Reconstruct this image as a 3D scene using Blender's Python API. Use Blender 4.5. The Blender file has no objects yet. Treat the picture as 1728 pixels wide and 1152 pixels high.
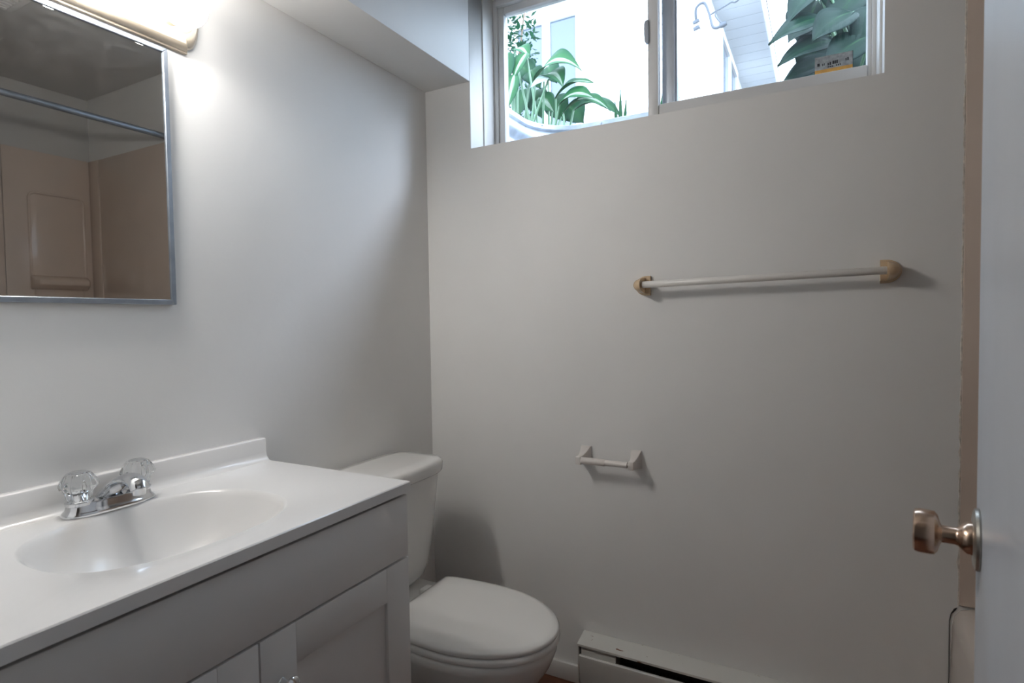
import bpy, bmesh, math, random
from mathutils import Vector, Matrix
random.seed(7)
PI = math.pi
sc = bpy.context.scene
COL = sc.collection

# ------------------------------------------------------------------ camera, sky, exposure
cam_d = bpy.data.cameras.new('camera'); cam = bpy.data.objects.new('camera', cam_d); COL.objects.link(cam)
F = Vector((-0.47336373, 0.8800679, -0.0375136)); R = Vector((0.88085694, 0.473133, -0.01536935)); U = Vector((-0.00422285, 0.04031941, 0.99917792))
CP = Vector((1.2366, -1.678, 1.165))
cam.matrix_world = Matrix(((R.x, U.x, -F.x, CP.x), (R.y, U.y, -F.y, CP.y), (R.z, U.z, -F.z, CP.z), (0, 0, 0, 1)))
cam_d.sensor_width = 36; cam_d.lens = 966.97 / 1728 * 36; cam_d.clip_start = .02
cam_d.dof.use_dof = True; cam_d.dof.focus_distance = 1.75; cam_d.dof.aperture_fstop = 7.5
sc.camera = cam
SKY = 7.0          # overcast daylight
BULB = 98.0        # vanity bulbs
SUN = 3.1          # sun veiled by thin cloud
HALL = 0.6         # unseen hall lamp, added as faint light from the doorway
world = bpy.data.worlds.new('overcast_sky'); sc.world = world; world.use_nodes = True
bg = world.node_tree.nodes['Background']; bg.inputs[0].default_value = (.69, .82, 1.0, 1); bg.inputs[1].default_value = SKY
vs = sc.view_settings; vs.view_transform = 'Standard'; vs.look = 'None'; vs.gamma = 1; vs.use_curve_mapping = False; vs.exposure = 0.38
sc.cycles.max_bounces = 16; sc.cycles.diffuse_bounces = 8; sc.cycles.transparent_max_bounces = 16; sc.cycles.transmission_bounces = 12
sc.cycles.sample_clamp_indirect = 6; sc.cycles.caustics_reflective = False; sc.cycles.caustics_refractive = False
pl = bpy.data.lights.new('window_portal', 'AREA'); pl.shape = 'RECTANGLE'; pl.size = 1.2; pl.size_y = .6; pl.cycles.is_portal = True
sl = bpy.data.lights.new('hazy_sun', 'SUN'); sl.energy = SUN; sl.angle = math.radians(24); sl.color = (.80, .85, 1.0)
so_ = bpy.data.objects.new('hazy_sun', sl); so_.rotation_euler = Vector((1.8, 1.0, 1.6)).to_track_quat('Z', 'Y').to_euler(); so_.location = (6, 4, 6); COL.objects.link(so_)
po = bpy.data.objects.new('window_portal', pl); po.location = (.78, .30, 2.04); po.rotation_euler = (-PI/2, 0, 0); COL.objects.link(po)

# ------------------------------------------------------------------ materials
def mat(name, col, rough=.5, metal=0, var=0, vscale=6, bump=0, bscale=60, **kw):
    m = bpy.data.materials.new(name); m.use_nodes = True; nt = m.node_tree; b = nt.nodes['Principled BSDF']
    b.inputs['Base Color'].default_value = (*col, 1); b.inputs['Roughness'].default_value = rough; b.inputs['Metallic'].default_value = metal
    for k, v in kw.items(): b.inputs[k.replace('_', ' ')].default_value = v
    tc = nt.nodes.new('ShaderNodeTexCoord')
    if var:
        n = nt.nodes.new('ShaderNodeTexNoise'); n.inputs['Scale'].default_value = vscale; n.inputs['Detail'].default_value = 5
        nt.links.new(tc.outputs['Object'], n.inputs['Vector'])
        r = nt.nodes.new('ShaderNodeMapRange'); r.inputs[1].default_value = .3; r.inputs[2].default_value = .7; r.inputs[3].default_value = 1 - var; r.inputs[4].default_value = 1 + var
        nt.links.new(n.outputs['Fac'], r.inputs[0])
        x = nt.nodes.new('ShaderNodeVectorMath'); x.operation = 'SCALE'; x.inputs[0].default_value = col
        nt.links.new(r.outputs[0], x.inputs['Scale']); nt.links.new(x.outputs[0], b.inputs['Base Color'])
    if bump:
        n = nt.nodes.new('ShaderNodeTexNoise'); n.inputs['Scale'].default_value = bscale; n.inputs['Detail'].default_value = 4
        nt.links.new(tc.outputs['Object'], n.inputs['Vector'])
        bp = nt.nodes.new('ShaderNodeBump'); bp.inputs['Strength'].default_value = bump; bp.inputs['Distance'].default_value = .004
        nt.links.new(n.outputs['Fac'], bp.inputs['Height']); nt.links.new(bp.outputs[0], b.inputs['Normal'])
    return m

M = {}
M['paint'] = mat('wall_paint', (.75, .745, .735), .56, var=.025, vscale=3, bump=.12, bscale=35)
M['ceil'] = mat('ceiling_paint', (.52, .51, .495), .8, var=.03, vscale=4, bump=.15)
M['trim'] = mat('trim_paint', (.72, .71, .69), .35, bump=.05)
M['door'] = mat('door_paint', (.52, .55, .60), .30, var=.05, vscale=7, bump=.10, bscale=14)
M['vinyl'] = mat('white_vinyl', (.78, .78, .78), .35)
M['alu'] = mat('aged_aluminium', (.50, .54, .60), .45, .6, var=.1)
M['gap'] = mat('dark_gap', (.03, .025, .025), .8)
M['cab'] = mat('cabinet_paint', (.71, .70, .69), .38)
M['counter'] = mat('cultured_marble', (.76, .755, .75), .24, Coat_Weight=.3)
M['chrome'] = mat('chrome', (.72, .73, .75), .10, 1, var=.1, vscale=40)
M['steel'] = mat('steel_frame', (.27, .30, .345), .45, .75, var=.12, vscale=30)
M['brass'] = mat('worn_brass_nickel', (.70, .52, .40), .22, 1, var=.12, vscale=30)
M['rose'] = mat('tarnished_rose', (.55, .53, .48), .38, 1, var=.3, vscale=35)
M['porcelain'] = mat('porcelain', (.76, .755, .74), .10, Coat_Weight=.4)
M['seat'] = mat('seat_plastic', (.78, .775, .76), .22)
M['heater'] = mat('heater_enamel', (.66, .66, .63), .4, bump=.06)
M['tan'] = mat('tan_plastic', (.58, .43, .28), .25)
M['bar'] = mat('bar_plastic', (.74, .72, .69), .3)
M['tp'] = mat('holder_plastic', (.68, .64, .61), .32)
M['cream'] = mat('cream_enamel', (.50, .43, .34), .35)
M['surround'] = mat('surround_acrylic', (.60, .50, .43), .12, var=.03, vscale=5, bump=.06, bscale=9)
M['tub'] = mat('tub_acrylic', (.62, .56, .51), .14)
M['caulk'] = mat('old_caulk', (.52, .47, .42), .7, var=.3, vscale=80)
M['siding'] = mat('white_siding', (.80, .80, .80), .5)
M['htrim'] = mat('white_house_trim', (.82, .82, .82), .5)
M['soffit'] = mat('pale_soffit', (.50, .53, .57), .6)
M['roof'] = mat('grey_shingle', (.12, .12, .13), .9, var=.3, vscale=20)
M['soil'] = mat('soil', (.10, .08, .06), .95, var=.4, vscale=15, bump=.5)
M['gravel'] = mat('gravel', (.30, .29, .28), .95, var=.5, vscale=60, bump=.8)
M['cable'] = mat('grey_cable', (.10, .11, .13), .6)
M['stem'] = mat('pale_stem', (.12, .23, .13), .5)
M['twig'] = mat('twig', (.16, .11, .07), .8)
M['hallw'] = mat('hall_paint', (.62, .60, .57), .6)
M['galv'] = mat('galvanised_steel', (.60, .64, .70), .38, .7, var=.22, vscale=14, bump=.15)
M['housepane'] = mat('house_window_glass', (.10, .13, .17), .05, Specular_IOR_Level=.9)

def leafmat(name, green, pale, dark, pale_w):
    m = bpy.data.materials.new(name); m.use_nodes = True; nt = m.node_tree; b = nt.nodes['Principled BSDF']
    uv = nt.nodes.new('ShaderNodeUVMap'); sp = nt.nodes.new('ShaderNodeSeparateXYZ'); nt.links.new(uv.outputs[0], sp.inputs[0])
    a = nt.nodes.new('ShaderNodeMath'); a.operation = 'SUBTRACT'; a.inputs[1].default_value = .5; nt.links.new(sp.outputs[0], a.inputs[0])
    a2 = nt.nodes.new('ShaderNodeMath'); a2.operation = 'ABSOLUTE'; nt.links.new(a.outputs[0], a2.inputs[0])
    tc = nt.nodes.new('ShaderNodeMapping'); tc.inputs['Scale'].default_value = (26, 2.2, 1); nt.links.new(uv.outputs[0], tc.inputs[0])
    n = nt.nodes.new('ShaderNodeTexNoise'); n.inputs['Scale'].default_value = 1.0; n.inputs['Detail'].default_value = 3; nt.links.new(tc.outputs[0], n.inputs['Vector'])
    ad = nt.nodes.new('ShaderNodeMath'); ad.operation = 'MULTIPLY_ADD'; ad.inputs[1].default_value = .34; nt.links.new(n.outputs['Fac'], ad.inputs[0]); nt.links.new(a2.outputs[0], ad.inputs[2])
    r = nt.nodes.new('ShaderNodeValToRGB'); e = r.color_ramp.elements
    e[0].position = .10 + pale_w; e[0].color = (*pale, 1); e[1].position = .22 + pale_w; e[1].color = (*green, 1)
    e2 = r.color_ramp.elements.new(.66); e2.color = (*dark, 1)
    nt.links.new(ad.outputs[0], r.inputs[0]); nt.links.new(r.outputs[0], b.inputs['Base Color'])
    b.inputs['Roughness'].default_value = .45; b.inputs['Specular IOR Level'].default_value = .22
    tr = nt.nodes.new('ShaderNodeBsdfTranslucent'); nt.links.new(r.outputs[0], tr.inputs[0])
    mx = nt.nodes.new('ShaderNodeMixShader'); mx.inputs[0].default_value = .35
    nt.links.new(b.outputs[0], mx.inputs[1]); nt.links.new(tr.outputs[0], mx.inputs[2]); nt.links.new(mx.outputs[0], nt.nodes['Material Output'].inputs[0])
    return m
M['hosta'] = leafmat('variegated_hosta_leaf', (.035, .15, .045), (.42, .50, .40), (.018, .10, .04), .10)
M['hostapale'] = leafmat('white_hosta_leaf', (.50, .60, .56), (.66, .74, .72), (.40, .52, .46), .05)
M['hostag'] = leafmat('green_hosta_leaf', (.028, .12, .04), (.06, .20, .06), (.012, .075, .035), .0)
M['darkleaf'] = leafmat('dark_broad_leaf', (.008, .040, .022), (.035, .13, .035), (.005, .026, .018), -.01)
M['bushleaf'] = leafmat('small_bush_leaf', (.02, .085, .04), (.03, .11, .05), (.015, .06, .03), .0)
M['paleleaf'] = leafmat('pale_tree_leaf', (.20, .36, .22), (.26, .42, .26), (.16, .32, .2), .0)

def glassmat(name, haze, hscale):
    m = bpy.data.materials.new(name); m.use_nodes = True; nt = m.node_tree; nt.nodes.clear()
    out = nt.nodes.new('ShaderNodeOutputMaterial'); t = nt.nodes.new('ShaderNodeBsdfTransparent'); t.inputs[0].default_value = (.93, .96, .97, 1)
    g = nt.nodes.new('ShaderNodeBsdfGlossy'); g.inputs['Roughness'].default_value = .02
    lw = nt.nodes.new('ShaderNodeLayerWeight'); lw.inputs[0].default_value = .5
    pw = nt.nodes.new('ShaderNodeMath'); pw.operation = 'POWER'; pw.inputs[1].default_value = 5; nt.links.new(lw.outputs['Facing'], pw.inputs[0])
    fr = nt.nodes.new('ShaderNodeMath'); fr.operation = 'MULTIPLY_ADD'; fr.inputs[1].default_value = .9; fr.inputs[2].default_value = .03; nt.links.new(pw.outputs[0], fr.inputs[0])
    m1 = nt.nodes.new('ShaderNodeMixShader'); nt.links.new(fr.outputs[0], m1.inputs[0]); nt.links.new(t.outputs[0], m1.inputs[1]); nt.links.new(g.outputs[0], m1.inputs[2])
    d = nt.nodes.new('ShaderNodeBsdfTranslucent'); d.inputs[0].default_value = (.85, .92, 1, 1)
    tc = nt.nodes.new('ShaderNodeTexCoord'); n = nt.nodes.new('ShaderNodeTexNoise'); n.inputs['Scale'].default_value = hscale; n.inputs['Detail'].default_value = 8
    nt.links.new(tc.outputs['Object'], n.inputs['Vector'])
    r = nt.nodes.new('ShaderNodeMapRange'); r.inputs[1].default_value = .3; r.inputs[2].default_value = .75; r.inputs[3].default_value = haze * .35; r.inputs[4].default_value = haze * 1.6
    nt.links.new(n.outputs['Fac'], r.inputs[0])
    m2 = nt.nodes.new('ShaderNodeMixShader'); nt.links.new(r.outputs[0], m2.inputs[0]); nt.links.new(m1.outputs[0], m2.inputs[1]); nt.links.new(d.outputs[0], m2.inputs[2])
    nt.links.new(m2.outputs[0], out.inputs[0]); return m
M['pane'] = glassmat('window_glass', .005, 9)
M['dustypane'] = glassmat('dusty_window_glass', .009, 22)
M['acrylic'] = mat('clear_acrylic', (.97, .98, .98), .04, Transmission_Weight=1.0, IOR=1.45)

def mirrormat():
    m = bpy.data.materials.new('dusty_mirror'); m.use_nodes = True; nt = m.node_tree; b = nt.nodes['Principled BSDF']
    b.inputs['Base Color'].default_value = (.80, .81, .80, 1); b.inputs['Metallic'].default_value = 1; b.inputs['Roughness'].default_value = .015
    d = nt.nodes.new('ShaderNodeBsdfDiffuse'); d.inputs[0].default_value = (.7, .7, .7, 1)
    tc = nt.nodes.new('ShaderNodeTexCoord'); mp = nt.nodes.new('ShaderNodeMapping'); mp.inputs['Scale'].default_value = (1, 9, 16); nt.links.new(tc.outputs['Object'], mp.inputs[0])
    n = nt.nodes.new('ShaderNodeTexNoise'); n.inputs['Scale'].default_value = 3; n.inputs['Detail'].default_value = 8; n.inputs['Roughness'].default_value = .65; nt.links.new(mp.outputs[0], n.inputs['Vector'])
    r = nt.nodes.new('ShaderNodeMapRange'); r.inputs[1].default_value = .45; r.inputs[2].default_value = .8; r.inputs[3].default_value = .004; r.inputs[4].default_value = .018
    nt.links.new(n.outputs['Fac'], r.inputs[0])
    mx = nt.nodes.new('ShaderNodeMixShader'); nt.links.new(r.outputs[0], mx.inputs[0]); nt.links.new(b.outputs[0], mx.inputs[1]); nt.links.new(d.outputs[0], mx.inputs[2])
    nt.links.new(mx.outputs[0], nt.nodes['Material Output'].inputs[0]); return m
M['mirror'] = mirrormat()

def emit(name, col, s):
    m = bpy.data.materials.new(name); m.use_nodes = True; nt = m.node_tree; nt.nodes.clear()
    o = nt.nodes.new('ShaderNodeOutputMaterial'); e = nt.nodes.new('ShaderNodeEmission'); e.inputs[0].default_value = (*col, 1); e.inputs[1].default_value = s
    nt.links.new(e.outputs[0], o.inputs[0]); return m
for nm_, k_ in (('bulb', 1.0), ('dimmed_bulb', .12), ('part_dimmed_bulb', .65)): M[nm_] = emit('lit_' + nm_, (1, .965, .92), BULB*k_)   # end bulbs dimmed to balance the light on wall and counter

M['addedlamp'] = emit('added_hall_lamp_glass', (1, .9, .78), HALL)

def woodmat():
    m = mat('red_brown_laminate', (.13, .05, .028), .35)
    nt = m.node_tree; b = nt.nodes['Principled BSDF']; tc = nt.nodes.new('ShaderNodeTexCoord'); mp = nt.nodes.new('ShaderNodeMapping'); mp.inputs['Scale'].default_value = (3, 40, 3)
    nt.links.new(tc.outputs['Object'], mp.inputs[0]); n = nt.nodes.new('ShaderNodeTexNoise'); n.inputs['Scale'].default_value = 2; n.inputs['Detail'].default_value = 6
    nt.links.new(mp.outputs[0], n.inputs['Vector']); r = nt.nodes.new('ShaderNodeValToRGB'); r.color_ramp.elements[0].color = (.09, .032, .018, 1); r.color_ramp.elements[1].color = (.22, .09, .05, 1)
    nt.links.new(n.outputs['Fac'], r.inputs[0]); nt.links.new(r.outputs[0], b.inputs['Base Color']); return m
M['wood'] = woodmat()

def chippedmat():                                                   # heater hood: enamel with a few rust chips
    m = mat('chipped_enamel', (.66, .66, .63), .4); nt = m.node_tree; b = nt.nodes['Principled BSDF']
    tc = nt.nodes.new('ShaderNodeTexCoord'); mp = nt.nodes.new('ShaderNodeMapping'); mp.inputs['Scale'].default_value = (22, 60, 60); nt.links.new(tc.outputs['Object'], mp.inputs[0])
    n = nt.nodes.new('ShaderNodeTexNoise'); n.inputs['Scale'].default_value = 1; n.inputs['Detail'].default_value = 5; nt.links.new(mp.outputs[0], n.inputs['Vector'])
    r = nt.nodes.new('ShaderNodeValToRGB'); r.color_ramp.elements[0].position = .665; r.color_ramp.elements[0].color = (.66, .66, .63, 1)
    r.color_ramp.elements[1].position = .69; r.color_ramp.elements[1].color = (.22, .11, .07, 1)
    nt.links.new(n.outputs['Fac'], r.inputs[0]); nt.links.new(r.outputs[0], b.inputs['Base Color']); return m
M['chipped'] = chippedmat()

# ------------------------------------------------------------------ mesh helpers
def V(*a): return Vector(a)
def box(bm, x0, x1, y0, y1, z0, z1):
    v = [bm.verts.new((x, y, z)) for x in (x0, x1) for y in (y0, y1) for z in (z0, z1)]
    for f in ((0, 1, 3, 2), (4, 6, 7, 5), (0, 4, 5, 1), (2, 3, 7, 6), (0, 2, 6, 4), (1, 5, 7, 3)): bm.faces.new([v[i] for i in f])
    return v
def loft(bm, rings, cap0=True, cap1=True, closed=True):
    rs = [[bm.verts.new(p) for p in r] for r in rings]; n = len(rs[0])
    for a, b in zip(rs, rs[1:]):
        for i in range(n if closed else n - 1): bm.faces.new((a[i], a[(i+1) % n], b[(i+1) % n], b[i]))
    if cap0: bm.faces.new(rs[0][::-1])
    if cap1: bm.faces.new(rs[-1])
    return rs
def frame_of(d):
    d = d.normalized(); a = V(0, 0, 1) if abs(d.z) < .9 else V(1, 0, 0)
    u = d.cross(a).normalized(); return u, d.cross(u).normalized(), d
def lathe(bm, prof, o, d, seg=32, cap0=True, cap1=True):
    u, w, d = frame_of(Vector(d)); o = Vector(o)
    loft(bm, [[o + d*h + (u*math.cos(2*PI*i/seg) + w*math.sin(2*PI*i/seg))*max(r, 1e-5) for i in range(seg)] for r, h in prof], cap0, cap1)
def tube(bm, pts, r, seg=10):
    pts = [Vector(p) for p in pts]; rings = []; u = None
    for i, p in enumerate(pts):
        t = (pts[min(i+1, len(pts)-1)] - pts[max(i-1, 0)]).normalized()
        if u is None: u = frame_of(t)[0]
        u = (u - t*u.dot(t)).normalized(); w = t.cross(u); rr = r[i] if isinstance(r, (list, tuple)) else r
        rings.append([p + (u*math.cos(2*PI*k/seg) + w*math.sin(2*PI*k/seg))*rr for k in range(seg)])
    loft(bm, rings)
def bez(a, b, c, n=10):
    a, b, c = Vector(a), Vector(b), Vector(c)
    return [a*(1-t)**2 + b*2*t*(1-t) + c*t*t for t in [i/n for i in range(n+1)]]
def smoothcurve(P, n=6):
    P = [Vector(p) for p in P]; out = []
    for i in range(len(P)-1):
        p0, p1, p2, p3 = P[max(i-1, 0)], P[i], P[i+1], P[min(i+2, len(P)-1)]
        for k in range(n):
            t = k/n; out.append(.5*((2*p1) + (p2-p0)*t + (2*p0-5*p1+4*p2-p3)*t*t + (3*p1-p0-3*p2+p3)*t**3))
    return out + [P[-1]]
def bevel(bm, w, seg=2, ang=50):
    bmesh.ops.recalc_face_normals(bm, faces=bm.faces)
    es = [e for e in bm.edges if len(e.link_faces) == 2 and e.calc_face_angle(0) > math.radians(ang)]
    bmesh.ops.bevel(bm, geom=es, offset=w, segments=seg, affect='EDGES', profile=.5)
def obj(name, bm, m, parent=None, ang=38):
    bmesh.ops.recalc_face_normals(bm, faces=bm.faces)
    for f in bm.faces: f.smooth = True
    for e in bm.edges:
        if len(e.link_faces) == 2 and e.calc_face_angle(0) > math.radians(ang): e.smooth = False
    me = bpy.data.meshes.new(name); bm.to_mesh(me); bm.free()
    if m is not None: me.materials.append(M[m])
    o = bpy.data.objects.new(name, me); COL.objects.link(o)
    if parent is not None:
        o.parent = parent; o.matrix_parent_inverse = Matrix.Translation(-world_loc(parent))
    return o
def world_loc(o):
    return o.get('_loc') and Vector(o['_loc']) or Vector((0, 0, 0))
def tag(o, label=None, cat=None, group=None, kind=None):
    if label: o['label'] = label
    if cat: o['category'] = cat
    if group: o['group'] = group
    if kind: o['kind'] = kind
    return o
LOCS = {}
def thing(name, loc, label=None, cat=None, group=None, kind=None):
    o = bpy.data.objects.new(name, None); COL.objects.link(o); o.location = loc; o.empty_display_size = .1
    LOCS[o.name] = Vector(loc)
    return tag(o, label, cat, group, kind)
def world_loc(o):
    return LOCS.get(o.name, Vector((0, 0, 0)))
def B(name, m, parent, *dims, bev=0, seg=2):
    bm = bmesh.new(); box(bm, *dims)
    if bev: bevel(bm, bev, seg)
    return obj(name, bm, m, parent)
def struct(o, label, cat): return tag(o, label, cat, kind='structure')
def superellipse(cx, cy, ax, ay, z, n=2.5, seg=48):
    r = []
    for i in range(seg):
        t = 2*PI*i/seg; c, s = math.cos(t), math.sin(t)
        r.append(V(cx + ax*math.copysign(abs(c)**(2/n), c), cy + ay*math.copysign(abs(s)**(2/n), s), z))
    return r

# ------------------------------------------------------------------ the room
CE, W, YF = 2.3725, 2.249, -1.52
XS, ZW, XWR, ZWT = .187, 1.7504, 1.3715, 2.315
bm = bmesh.new(); box(bm, -.12, 0, -1.64, .26, -.05, CE + .05)
struct(obj('wall_left', bm, 'paint'), 'pale grey painted wall behind the vanity and toilet', 'wall')
bm = bmesh.new()
box(bm, 0, W, 0, .26, -.05, ZW); box(bm, 0, XS, 0, .26, ZW, CE + .05); box(bm, XWR, W, 0, .26, ZW, CE + .05); box(bm, XS, XWR, 0, .26, ZWT, CE + .05)
bmesh.ops.remove_doubles(bm, verts=bm.verts, dist=1e-5)
struct(obj('wall_back', bm, 'paint'), 'grey painted wall with the high basement window and towel bar', 'wall')
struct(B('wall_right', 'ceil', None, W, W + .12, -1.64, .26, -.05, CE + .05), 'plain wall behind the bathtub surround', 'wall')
bm = bmesh.new(); DX0, DX1, DZ = .56, 1.325, 2.04
box(bm, 0, DX0, YF - .12, YF, -.05, CE + .05); box(bm, DX1, W, YF - .12, YF, -.05, CE + .05); box(bm, DX0, DX1, YF - .12, YF, DZ, CE + .05)
struct(obj('wall_front', bm, 'paint'), 'wall with the open doorway to the hall', 'wall')
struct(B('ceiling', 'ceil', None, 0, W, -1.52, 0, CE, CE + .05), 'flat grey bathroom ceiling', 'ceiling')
struct(B('ceiling_soffit', 'paint', None, 0, XS, -1.52, 0, 1.974, CE, bev=.003), 'boxed soffit running along the top of the vanity wall', 'soffit')
fl = thing('floor', (0, 0, 0), 'red brown wood laminate floor', 'floor', kind='structure')
B('subfloor', 'gap', fl, 0, W, -1.52, 0, -.05, -.004)
yy = -1.52; k = 0
while yy < -.001:
    y1 = min(yy + .19, 0); off = (k % 3) * .45
    for a, b in ((0, .35 + off), (.35 + off, W)):
        B('plank', 'wood', fl, a + .0005, b - .0005, yy + .0005, y1 - .0005, -.004, 0)
    yy = y1; k += 1
# skirting
struct(B('baseboard_back', 'trim', None, .0, .576, -.012, 0, 0, .058, bev=.004), 'low white skirting beside the heater', 'baseboard')
struct(B('baseboard_left', 'trim', None, 0, .012, -.715, -.013, 0, .058, bev=.004), 'low white skirting behind the toilet', 'baseboard')
# hall behind the doorway
hall = thing('hallway', (.9, -2.2, 0), 'plain hallway beyond the open door', 'hallway', kind='structure')
for nm, m_, d in (('hall_floor', 'wood', (-.1, 2.2, -2.8, -1.64, -.05, 0)), ('hall_ceiling', 'hallw', (-.1, 2.2, -2.8, -1.64, CE, CE + .05)),
                  ('hall_wall', 'hallw', (-.1, 2.2, -2.9, -2.8, 0, CE)), ('hall_wall', 'hallw', (-.2, -.1, -2.8, -1.64, 0, CE)), ('hall_wall', 'hallw', (2.2, 2.3, -2.8, -1.64, 0, CE))):
    B(nm, m_, hall, *d)
B('door_threshold', 'wood', hall, DX0, DX1, -1.64, -1.52, -.05, 0)
hl = thing('added_hall_lamp', (.9, -2.25, CE), 'unseen round ceiling lamp added to light the hallway', 'lamp')  # lamp out of view, put in for dim light behind the camera
bm = bmesh.new(); lathe(bm, [(.14, 0), (.14, .02), (.12, .022)], (.9, -2.25, CE), (0, 0, -1)); obj('lamp_base', bm, 'trim', hl)
bm = bmesh.new(); lathe(bm, [(.12, .02), (.118, .04), (.09, .065), (.04, .08), (.001, .083)], (.9, -2.25, CE), (0, 0, -1)); obj('lamp_glass', bm, 'addedlamp', hl)
# door casing
tr = thing('trim_1', (DX0, YF, 0), 'white casing round the doorway', 'door casing', kind='structure')
B('jamb', 'trim', tr, DX0, DX0 + .02, YF - .12, YF, 0, DZ); B('jamb', 'trim', tr, DX1 - .004, DX1, YF - .12, YF, 0, DZ)
B('casing', 'trim', tr, DX0 - .055, DX0, YF, YF + .014, 0, DZ + .055, bev=.003); B('casing', 'trim', tr, DX0, DX1, YF, YF + .014, DZ, DZ + .055, bev=.003)
B('casing', 'trim', tr, DX1 + .06, DX1 + .10, YF, YF + .014, 0, DZ + .055, bev=.003)

# ------------------------------------------------------------------ open door with knob
E0 = V(1.417, -.745, 0); DD = V(.138, 1, 0).normalized(); DN = V(-DD.y, DD.x, 0)
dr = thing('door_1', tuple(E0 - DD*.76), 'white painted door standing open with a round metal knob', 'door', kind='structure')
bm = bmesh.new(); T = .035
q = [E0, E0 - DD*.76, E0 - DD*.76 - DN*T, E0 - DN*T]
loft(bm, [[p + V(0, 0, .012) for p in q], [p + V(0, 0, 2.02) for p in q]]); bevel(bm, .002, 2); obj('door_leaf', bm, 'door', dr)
K0 = E0 - DD*.064 + V(0, 0, .890)
bm = bmesh.new(); lathe(bm, [(.0365, 0), (.0375, .002), (.0365, .005), (.031, .007), (.016, .0075)], K0, DN); rz = obj('knob_rose', bm, 'rose', dr)
bm = bmesh.new(); lathe(bm, [(.020, .006), (.0195, .012), (.016, .0175), (.0115, .021), (.0105, .024), (.0105, .037), (.013, .0385), (.022, .041), (.0265, .0445), (.0272, .049), (.0272, .060), (.0262, .0645), (.0235, .0662), (.021, .0655), (.001, .0645)], K0, DN, 40); kb = obj('door_knob', bm, 'brass', dr)
bm = bmesh.new(); lathe(bm, [(.0365, 0), (.0375, .002), (.031, .007), (.012, .008), (.0105, .037), (.0265, .044), (.0272, .058), (.0235, .066), (.001, .0645)], K0 - DN*T, -DN, 32); obj('door_knob', bm, 'brass', dr)
bm = bmesh.new()
for a in (-1,):
    c = E0 - DN*T*.5 + V(0, 0, .890); w_ = DN*.0125; h_ = V(0, 0, .028); e_ = DD*.0012
    loft(bm, [[c + w_ + h_ - DD*.001, c - w_ + h_ - DD*.001, c - w_ - h_ - DD*.001, c + w_ - h_ - DD*.001], [c + w_ + h_ + e_, c - w_ + h_ + e_, c - w_ - h_ + e_, c + w_ - h_ + e_]])
obj('latch_plate', bm, 'rose', dr)
for z in (.22, 1.02, 1.8):
    bm = bmesh.new(); h = E0 - DD*.763 - DN*.0  + DN*.006; lathe(bm, [(.006, 0), (.006, .09)], h + V(0, 0, z), (0, 0, 1), 12); obj('hinge', bm, 'rose', dr)

# ------------------------------------------------------------------ window
wn = thing('window_1', (.78, .17, ZW), 'white sliding basement window set high in a deep recess', 'window', kind='structure')
Y0 = .158
B('window_stop', 'trim', wn, XS, XS + .004, .085, Y0, ZW, ZWT)                     # stop strip on the left reveal
B('window_stop', 'trim', wn, XWR - .006, XWR, .06, Y0, ZW, ZWT, bev=.001)
B('frame_jamb', 'vinyl', wn, XS, .207, Y0, .24, ZW, ZWT, bev=.002); B('frame_jamb', 'vinyl', wn, 1.356, XWR, Y0, .24, ZW, ZWT, bev=.002)
B('frame_head', 'vinyl', wn, .207, 1.356, Y0 - .01, .24, 2.287, ZWT, bev=.002); B('frame_sill', 'vinyl', wn, .207, 1.356, Y0 + .004, .24, ZW, 1.775, bev=.002)
B('track_gap', 'gap', wn, .207, .750, Y0 - .004, Y0 + .004, ZW, ZW + .047)
# left sliding sash (inner track)
ls = thing('sash', (.48, .175, 1.78)); ls.parent = wn; ls.matrix_parent_inverse = Matrix.Translation(-Vector((.78, .17, ZW)))
B('sash_stile', 'vinyl', ls, .207, .230, .166, .19, 1.775, 2.287, bev=.003); B('sash_stile', 'vinyl', ls, .752, .785, .160, .19, 1.775, 2.287, bev=.003)
B('sash_rail', 'vinyl', ls, .230, .752, .166, .19, 2.262, 2.287, bev=.003); B('sash_rail', 'vinyl', ls, .230, .752, .166, .19, 1.775, 1.797, bev=.003)
B('pane', 'pane', ls, .230, .752, .177, .181, 1.797, 2.262)
bm = bmesh.new(); q = [(0, -.036), (.007, -.036), (.011, -.03), (.013, -.005), (.013, .026), (.009, .034), (.004, .036), (0, .036)]
loft(bm, [[V(.756 - a, .150, 2.066 + b) for a, b in q], [V(.756 - a, .162, 2.066 + b) for a, b in q]]); bevel(bm, .001, 1); lt = obj('latch', bm, 'alu', ls)
# right fixed sash (outer track)
rs_ = thing('sash', (1.09, .205, 1.78)); rs_.parent = wn; rs_.matrix_parent_inverse = Matrix.Translation(-Vector((.78, .17, ZW)))
B('sash_stile', 'alu', rs_, .788, .836, .196, .226, 1.775, 2.287, bev=.002); B('sash_stile', 'vinyl', rs_, 1.346, 1.356, .168, .226, 1.775, 2.287, bev=.002)
bm = bmesh.new(); box(bm, .822, .829, .190, .196, 1.775, 2.287); obj('glazing_bead', bm, 'alu', rs_)
B('sash_rail', 'vinyl', rs_, .836, 1.346, .196, .226, 2.262, 2.287, bev=.002); B('sash_rail', 'vinyl', rs_, .786, 1.346, .163, .226, 1.775, 1.838, bev=.003)
B('pane', 'dustypane', rs_, .836, 1.346, .208, .212, 1.838, 2.262)
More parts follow.
